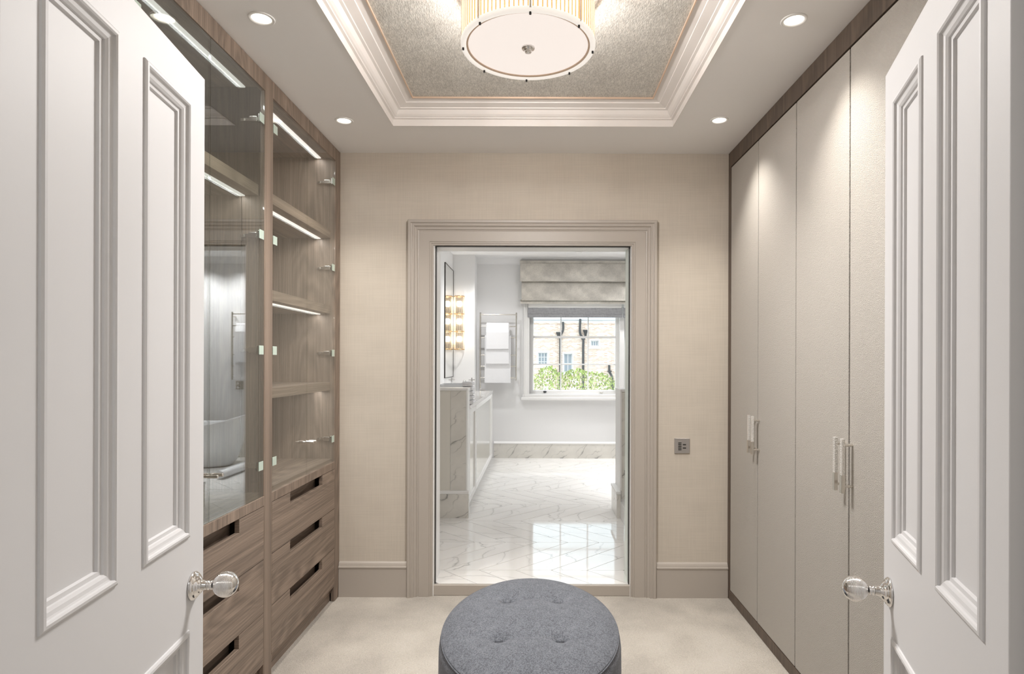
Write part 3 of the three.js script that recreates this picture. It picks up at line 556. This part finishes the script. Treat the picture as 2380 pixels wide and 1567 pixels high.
// ---------------------------------------------------------------- vanity, basin, taps, mirror, wall lamp
{
  const o = thing('vanity_unit', 'white vanity with framed mirrored doors along the left bathroom wall', 'vanity', [BL, BF, -6.97]);
  const z0 = -1.41, z1 = 1.4, F = -0.63 - BL, y1 = 1.05 - BF;     // local: +z toward the camera
  M('carcass', B(0.002, 0.07, z0 + 0.01, F - 0.022, y1 - 0.035, z1 - 0.01), MAT.white, o);
  M('plinth', B(0.002, 0, z0 + 0.02, F - 0.05, 0.072, z1 - 0.02), MAT.white, o);
  M('worktop', B(0.001, y1 - 0.035, z0, F + 0.008, y1, z1, 0.003), MAT.tile, o);
  const za = [[z0 + 0.012, z0 + 0.19], [z0 + 0.2, 0.79], [0.82, z1 - 0.012]];
  for (const [a, b] of za) {
    const st = 0.05, fr = moulding(a, 0.075, b, y1 - 0.037, [[0, -0.02], [0, 0], [Math.min(st, (b - a) * 0.2), 0], [Math.min(st, (b - a) * 0.2) + 0.003, -0.012]], (p, q, n) => [F + n, q, p], [1, 0, 0]);
    const d = M('door', fr, MAT.white, o);
    M('mirror_panel', B(F - 0.018, 0.08, a + 0.01, F - 0.011, y1 - 0.045, b - 0.01), MAT.antique, d);
  }
}
{
  const o = thing('basin', 'white rectangular basin standing on the vanity behind the half wall', 'basin', [-0.87, 1.05, -6.35]);
  const s = shapeOf(rectPts(-0.16, -0.26, 0.13, 0.26)); s.holes.push(holeOf(rectPts(-0.143, -0.243, 0.113, 0.243)));
  const g = extrude(s, 0.17, 0.003); g.rotateX(-Math.PI / 2); M('bowl', [boxUV(g), B(-0.15, 0.001, -0.25, 0.12, 0.02, 0.25)], MAT.porcelain, o);
}
{
  const o = thing('basin_tap', 'chrome basin mixer with cross handles on the vanity', 'tap', [-0.8, 1.05, -6.79]);
  M('body', [lathe([[0, 0], [0.026, 0], [0.026, 0.01], [0.014, 0.02], [0.013, 0.15], [0.017, 0.155], [0.017, 0.17], [0, 0.175]], 20)], MAT.chrome, o);
  M('spout', tube([[0, 0.15, 0], [-0.01, 0.19, 0.04], [-0.02, 0.19, 0.12], [-0.02, 0.165, 0.14]], 0.01), MAT.chrome, o);
  const cross = (x, z) => M('handle', [rod([x, 0, z], [x, 0.19, z], 0.011), rod([x - 0.035, 0.2, z], [x + 0.035, 0.2, z], 0.007), rod([x, 0.2, z - 0.035], [x, 0.2, z + 0.035], 0.007), rod([x, 0.19, z], [x, 0.225, z], 0.009)], MAT.chrome, o);
  cross(0.06, 0.03); cross(-0.17, 0.0);
}
for (let i = 0; i < 5; i++) {
  const names = ['lowest', 'second lowest', 'middle', 'second from the top', 'topmost'];
  const o = thing('folded_towel', `${names[i]} of the small white folded towels stacked at the vanity's near end`, 'towel', [-0.675 - (i % 2) * 0.004, 1.05 + i * 0.043, -5.79], 0, 'folded towels on the vanity');
  const w = 0.055 - i * 0.003;
  M('cloth', [B(-w, 0.001, -0.11, w, 0.02, 0.11, 0.009), B(-w + 0.002, 0.019, -0.108, w - 0.003, 0.04, 0.108, 0.009), (() => { const c = rod([w - 0.004, 0.0205, -0.109], [w - 0.004, 0.0205, 0.109], 0.0185); return boxUV(c); })()], MAT.towel, o);
}
{
  const o = thing('wall_mirror', 'tall mirror in a thin dark frame on the left bathroom wall beside the wall lamp', 'mirror', [BL, 1.96, -8.02]);
  M('mirror_glass', B(0.004, -0.713, -0.372, 0.012, 0.755, 0.37), MAT.mirror, o);
  M('frame', (() => moulding(-0.374, -0.717, 0.372, 0.759, [[0, -0.012], [0, 0.003], [0.008, 0.003], [0.008, 0]], (p, q, n) => [0.012 + n, q, p], [1, 0, 0]))(), MAT.seal, o);
}
{
  const o = thing('wall_sconce', 'three-tier wall lamp of glass tubes and gold rings beside the tall mirror', 'wall lamp', [-1.095, 1.99, -8.4]);
  const R = 0.073, ys = [-0.365, -0.117, 0.127, 0.372];
  M('backplate', B(-0.05, ys[0], 0.001, 0.05, ys[3], 0.014, 0.003), MAT.nickel, o);
  for (const y of ys) { const g = new THREE.TorusGeometry(R - 0.003, 0.008, 10, 40, Math.PI); g.rotateX(Math.PI / 2); g.scale(1, 1, 1); g.translate(0, y, 0.015); M('ring', g, std({ color: lin(0.6, 0.42, 0.24), roughness: 0.25, metalness: 1 }), o); }
  for (let i = 0; i < 3; i++) {
    const y0 = ys[i] + 0.01, y1 = ys[i + 1] - 0.01, n = 9, rods = [];
    for (let k = 0; k <= n; k++) { const t = Math.PI * k / n; rods.push(rod([Math.cos(t) * R, y0, 0.015 + Math.sin(t) * R], [Math.cos(t) * R, y1, 0.015 + Math.sin(t) * R], 0.004, 8)); }
    M('glass_tubes', rods, phys({ color: lin(1, 0.93, 0.82), roughness: 0.1, transmission: 0.9, thickness: 0 }), o).userData.kind = 'stuff';
    const bulb = lathe([[0, -0.04], [0.03, -0.035], [0.036, 0], [0.03, 0.035], [0, 0.04]], 20); bulb.translate(0, (y0 + y1) / 2 + 0.02, 0.035); M('bulb', bulb, glow(1, 0.84, 0.6, 1.7), o);
    const l = new THREE.PointLight(WARM, 0.11, 0, 2); l.position.set(0, (y0 + y1) / 2 + 0.02, 0.035); l.castShadow = true; o.add(l);
  }
}
// ---------------------------------------------------------------- heated towel rails and towels
function drape(o, x0, x1, ya, yBar, yb, q, t, zf) {   // a towel folded over a bar: back falls to ya, front to yb, standing out by zf
  const n = 10, outer = [[-q - t, ya]], inner = [], yk = yBar - 0.09;
  for (let i = 0; i <= n; i++) { const k = Math.PI * (1 - i / n); outer.push([Math.cos(k) * (q + t), yBar + Math.sin(k) * (q + t)]); }
  outer.push([zf + t, yk], [zf + t + 0.003, yb]);
  inner.push([zf + 0.003, yb], [zf, yk]); for (let i = 0; i <= n; i++) { const k = Math.PI * (i / n); inner.push([Math.cos(k) * q, yBar + Math.sin(k) * q]); } inner.push([-q, ya]);
  const g = new THREE.ExtrudeGeometry(shapeOf([...outer, ...inner]), { depth: x1 - x0 - 0.012, bevelEnabled: true, bevelSize: 0.003, bevelThickness: 0.006, bevelSegments: 3 });
  g.rotateY(-Math.PI / 2); g.translate(x1 - 0.006, 0, 0); g.computeVertexNormals();
  return M('cloth', boxUV(g), MAT.towel, o);
}
function towelRail(x, half, label) {
  const o = thing('towel_rail', label, 'towel rail', [x, 0, -8.6]);
  for (const s of [-half, half]) M('post', rod([s, s < 0 ? 1.03 : 1.187, 0], [s, 2.157, 0], 0.0125), MAT.nickel, o);
  for (const y of [2.127, 1.96, 1.798, 1.549, 1.389, 1.224]) M('bar', rod([-half, y, 0], [half, y, 0], 0.0085), MAT.nickel, o);
  for (const s of [-half, half]) for (const y of [1.26, 2.09]) M('wall_fixing', rod([s, y, 0], [s, y, -0.1], 0.009), MAT.nickel, o);
  M('valve', [rod([-half, 1.03, 0], [-half, 1.075, 0], 0.017), rod([-half, 1.05, 0.01], [-half + 0.075, 1.05, 0.01], 0.02), rod([-half, 1.05, 0], [-half, 1.05, -0.1], 0.01)], MAT.chrome, o);
  return o;
}
function railTowel(x, label, ...how) { drape(thing('hanging_towel', label, 'towel', [x, 0, -8.6]), ...how); }
towelRail(-0.5655, 0.257, 'chrome ladder towel rail on the back wall between wall lamp and window');
railTowel(-0.5655, 'large white bath towel, the lowest hanging one on the ladder rail left of the window', -0.19, 0.178, 1.45, 1.798, 1.157, 0.0095, 0.022, 0.012);
railTowel(-0.5655, 'white hand towel hanging over the bath towel on the rail left of the window', -0.172, 0.158, 1.6, 1.96, 1.43, 0.0095, 0.02, 0.042);
railTowel(-0.5655, 'short white face towel, the outermost one on the rail left of the window', -0.165, 0.15, 1.75, 1.96, 1.64, 0.031, 0.018, 0.064);
towelRail(1.74, 0.16, 'narrow chrome ladder towel rail over the bath, mirrored in the cabinet glass');
railTowel(1.74, 'white bath towel on the rail over the bath, mirrored in the cabinet glass', -0.14, 0.115, 1.45, 1.798, 1.2, 0.0095, 0.022, 0.012);
railTowel(1.74, 'white hand towel on the rail over the bath, mirrored in the cabinet glass', -0.13, 0.09, 1.6, 1.96, 1.44, 0.0095, 0.02, 0.042);
{
  const o = thing('control_plate', 'small chrome control plate under the towel rail over the bath', 'wall switch', [1.84, 1.105, -BACK]);
  M('plate', B(-0.055, -0.062, 0, 0.055, 0.062, 0.007, 0.002), MAT.nickel, o);
  for (const y of [-0.03, 0.03]) { const k = lathe([[0, 0.02], [0.017, 0.018], [0.018, 0], [0, 0]], 20); k.rotateX(Math.PI / 2); k.translate(0.012, y, 0.007); M('knob', k, MAT.chrome, o); }
}
{
  // freestanding bath with raised ends
  const o = thing('bathtub', 'white freestanding bath with raised ends, mirrored in the cabinet glass', 'bathtub', [2.14, BF, -8.02]);
  const loft = (rings, seg = 72) => {
    const P = [], I = [];
    rings.forEach((f) => { for (let j = 0; j <= seg; j++) P.push(...f(j / seg * 2 * Math.PI)); });
    for (let i = 0; i + 1 < rings.length; i++) for (let j = 0; j < seg; j++) { const p = i * (seg + 1) + j, q = p + seg + 1; I.push(p, q, p + 1, p + 1, q, q + 1); }
    const g = new THREE.BufferGeometry(); g.setAttribute('position', new THREE.Float32BufferAttribute(P, 3)); g.setIndex(I); g.computeVertexNormals(); return g;
  };
  const ring = (a, b, k, dy = 0) => (t) => { const c = Math.cos(t), s = Math.sin(t), e = (v) => Math.sign(v) * Math.abs(v) ** 0.8, rim = 0.545 + 0.13 * Math.abs(c) ** 2.2; return [a * e(c), rim * k + dy, b * e(s)]; };
  M('shell', loft([ring(0.50, 0.23, 0), ring(0.53, 0.25, 0.02), ring(0.58, 0.285, 0.12), ring(0.65, 0.325, 0.4), ring(0.7, 0.35, 0.75), ring(0.735, 0.365, 0.95), ring(0.755, 0.38, 0.985), ring(0.765, 0.388, 1), ring(0.76, 0.384, 1, 0.012), ring(0.745, 0.37, 1, 0.012), ring(0.735, 0.36, 1, 0), ring(0.71, 0.335, 0.9), ring(0.66, 0.31, 0.55), ring(0.58, 0.26, 0.25), ring(0.45, 0.18, 0.18), ring(0.02, 0.01, 0.17)]), MAT.porcelain, o);
}
{
  const o = thing('rolled_towel', 'white towel rolled up on the floor before the bath, mirrored in the cabinet glass', 'towel', [1.25, BF + 0.058, -7.4]);
  const P = []; for (let i = 0; i <= 90; i++) { const t = i / 90 * 3.2 * 2 * Math.PI, r = 0.012 + 0.0135 * t / (2 * Math.PI); P.push([Math.cos(t) * r, Math.sin(t) * r]); }
  for (let i = 90; i >= 0; i--) { const t = i / 90 * 3.2 * 2 * Math.PI, r = 0.001 + 0.0135 * t / (2 * Math.PI); P.push([Math.cos(t) * r, Math.sin(t) * r]); }
  const g = new THREE.ExtrudeGeometry(shapeOf(P), { depth: 0.7, bevelEnabled: true, bevelSize: 0.0008, bevelThickness: 0.006, bevelSegments: 2 }); g.translate(0, 0, -0.35); M('cloth', boxUV(g, 2), MAT.towel, o);
}
// ---------------------------------------------------------------- outside the window
struct('ground_outside', DB(-40, -5.2, 9.6, 60, -5, 80), MAT.ground, 'pale ground of the back yards outside');
{
  const D = 40, o = thing('brick_house', 'pale brick house across the yard, seen through the sash window', 'house', [0, -5, -D]);
  const wins = [[0.33, 1.61, 0.62, 0.92, 3, 3], [2.0, 1.35, 0.56, 1.3, 2, 2], [3.77, 2.65, 0.5, 0.44, 3, 1], [-2.4, 1.61, 0.62, 0.92, 3, 3], [7.2, 1.5, 0.62, 0.92, 3, 3]].map((w) => [w[0], w[1] + 5, ...w.slice(2)]);
  const s = shapeOf(rectPts(-9, 0, 16, 9.05)); for (const [x, y, w, h] of wins) s.holes.push(holeOf(rectPts(x - w / 2, y - h / 2, x + w / 2, y + h / 2)));
  const g = extrude(s, 0.3); g.translate(0, 0, -0.3); M('wall', boxUV(g, 1, false), MAT.brick, o);
  M('parapet', B(-9, 9.05, -0.35, 16, 9.16, 0.07), MAT.stone, o);
  M('gutter_band', B(-9, 8.98, -0.2, 16, 9.05, 0.04), MAT.brick, o);
  const r = B(-9, 0, -4, 16, 0.12, 0.05); r.rotateX(0.75); r.translate(0, 9.2, 0); M('roof', r, MAT.slate, o);
  for (const [x, w, h] of [[3.9, 0.9, 1.2], [-4, 1.2, 1.5]]) M('dormer', B(x - w / 2, 9.1, -1.4, x + w / 2, 9.1 + h, -0.3), MAT.white, o);
  for (const [x, y, w, h, nx, ny] of wins) {
    const f = M('window', moulding(x - w / 2 - 0.09, y - h / 2 - 0.02, x + w / 2 + 0.09, y + h / 2 + 0.09, [[0, 0], [0, 0.03], [0.09, 0.03], [0.09, -0.1], [0.14, -0.1], [0.14, -0.15]], (p, q, n) => [p, q, n], [0, 0, 1]), MAT.white, o);
    M('window_ledge', B(x - w / 2 - 0.14, y - h / 2 - 0.1, -0.1, x + w / 2 + 0.14, y - h / 2, 0.09), MAT.white, f);
    M('pane', B(x - w / 2, y - h / 2, -0.16, x + w / 2, y + h / 2, -0.15), std({ color: lin(0.3, 0.33, 0.36), roughness: 0.08 }), f);
    for (let i = 1; i < nx; i++) M('glazing_bar', B(x - w / 2 + w * i / nx - 0.016, y - h / 2, -0.15, x - w / 2 + w * i / nx + 0.016, y + h / 2, -0.12), MAT.white, f);
    for (let j = 1; j < ny; j++) M('glazing_bar', B(x - w / 2, y - h / 2 + h * j / ny - 0.016, -0.15, x + w / 2, y - h / 2 + h * j / ny + 0.016, -0.12), MAT.white, f);
  }
}
function drainpipe(label, pts, hopper) {
  const o = thing('drainpipe', label, 'drainpipe', [0, 0, -39.94]);
  M('pipe', tube(pts.map(([x, y]) => [x, y, 0.12]), 0.075, 60, 8), MAT.pipe, o);
  if (hopper) M('hopper', (() => { const g = lathe([[0.08, -0.2], [0.13, 0], [0.22, 0.16], [0.22, 0.22], [0, 0.22]], 4); g.rotateY(Math.PI / 4); g.translate(hopper[0], hopper[1], 0.16); return g; })(), MAT.pipe, o);
  if (pts.length > 4) M('bracket', [B(pts[4][0] - 0.13, pts[4][1], -0.05, pts[4][0] + 0.13, pts[4][1] + 0.08, 0.19)], MAT.pipe, o);
  return o;
}
drainpipe('black drainpipe with a hopper beside the middle window of the brick house', [[1.48, -4.9], [1.48, -2], [1.48, 1], [1.48, 2.6], [1.48, 3.0], [1.5, 3.2], [1.66, 3.55], [1.66, 4.1]], [1.36, 3.2]);
drainpipe('black drainpipe with a swan-neck bend in the middle of the brick house', [[3.0, -4.9], [3.0, -2], [3.0, 1], [3.0, 2.5], [3.0, 2.95], [2.96, 3.05], [2.8, 3.3], [2.8, 4.3]], [3.14, 3.35]);
drainpipe('short crooked black pipe at the right of the brick house', [[4.95, -4.9], [4.95, -1], [4.95, 0], [4.9, 0.5], [4.75, 0.8], [4.72, 1.3]], null);
{
  const o = thing('leafy_shrub', 'light green leafy shrub just outside the sash window', 'shrub', [0, 0, -12]);
  M('stem', [0.1, 0.5, 0.9, 1.3].map((x) => tube([[0.7, -5, 0], [0.7 + (x - 0.7) * 0.4, -1, 0.1], [x, 0.8, 0]], 0.025, 20, 6)), MAT.bark, o);
  const px = [[-0.25, 0.85], [-0.1, 1.1], [0.1, 1.3], [0.26, 1.33], [0.42, 1.18], [0.62, 1.22], [0.82, 1.28], [1.05, 1.2], [1.3, 1.19], [1.55, 1.02], [1.8, 0.8]];
  const topAt = (x) => { for (let i = 0; i + 1 < px.length; i++) if (x <= px[i + 1][0]) { const k = (x - px[i][0]) / (px[i + 1][0] - px[i][0]); return px[i][1] + k * (px[i + 1][1] - px[i][1]); } return 0.6; };
  const leaf = (() => { const s = new THREE.Shape(); s.moveTo(0, 0); s.bezierCurveTo(0.4, 0.25, 0.35, 0.75, 0, 1); s.bezierCurveTo(-0.35, 0.75, -0.4, 0.25, 0, 0); const g = new THREE.ShapeGeometry(s, 4), p = g.attributes.position; for (let i = 0; i < p.count; i++) p.setZ(i, 0.18 * Math.abs(p.getX(i)) - 0.12 * p.getY(i) ** 2); g.computeVertexNormals(); return g; })();
  const N = 3600, im = new THREE.InstancedMesh(leaf, MAT.leaf, N), m = new THREE.Matrix4(), q = new THREE.Quaternion(), e = new THREE.Euler(), c = new THREE.Color();
  for (let i = 0; i < N; i++) {
    const x = -0.25 + rnd() * 2.05, t = topAt(x), y = t - 1.15 * rnd() ** 1.6 + 0.04 * rnd(), z = (rnd() - 0.5) * 0.9, k = 0.036 + rnd() * 0.03;
    e.set((rnd() - 0.3) * 1.6, rnd() * 6.28, (rnd() - 0.5) * 2.4); q.setFromEuler(e); m.compose(new THREE.Vector3(x, y, z), q, new THREE.Vector3(k * 0.8, k, k)); im.setMatrixAt(i, m);
    const h = 0.35 + rnd() * 0.9; im.setColorAt(i, c.setRGB(h * (0.9 + 0.25 * rnd()), h, h * 0.9));
  }
  im.name = 'foliage'; im.userData.kind = 'stuff'; im.castShadow = im.receiveShadow = true; o.add(im);
}

// ---------------------------------------------------------------- lights of the bathroom, seen and added
downlight(0.554, BH, 8.2, 'tiny bathroom downlight in front of the roman blind', POWER.bathSpot, COOL, 0.42);
downlight(-0.74, BH, 7.9, 'tiny bathroom downlight over the vanity', POWER.bathSpot, COOL, 1.0);
downlight(1.75, BH, 8.33, 'added fill downlight close to the bathroom back wall above the mirrored towel rail', 7, COOL, 1.12);  // added lamp, washes the back wall that the cabinet glass mirrors
downlight(2.35, BH, 8.33, 'added fill downlight close to the bathroom back wall above the far end of the bath', 9, COOL, 1.12);  // added lamp, brightens the bath end shown only in the cabinet glass
downlight(1.75, BH, 6.7, 'added fill downlight in front of the bath, over the rolled towel', 23, COOL, 0.5);  // added lamp, lifts the mirrored tub front and floor
{
  const o = thing('flush_lamp', 'large round flush lamp on the bathroom ceiling, mostly out of view, lighting the bathroom', 'ceiling lamp', [0.5, BH, -7.35]);  // mostly hidden above the door head, placed to light the bathroom
  M('rim', lathe([[0.4, 0], [0.42, 0], [0.42, -0.03], [0.41, -0.034], [0.4, -0.03], [0.4, 0]], 64), MAT.white, o);
  M('diffuser', lathe([[0, -0.034], [0.3, -0.032], [0.39, -0.026], [0.4, -0.02], [0.4, -0.004], [0, -0.004]], 64), MAT.bathLamp, o);
  area(o, 0.7, 0.7, POWER.bathLamp, COOL, 0, -0.045, 0, [0.5, 0, -7.35]);
}
renderer.render(scene, camera);
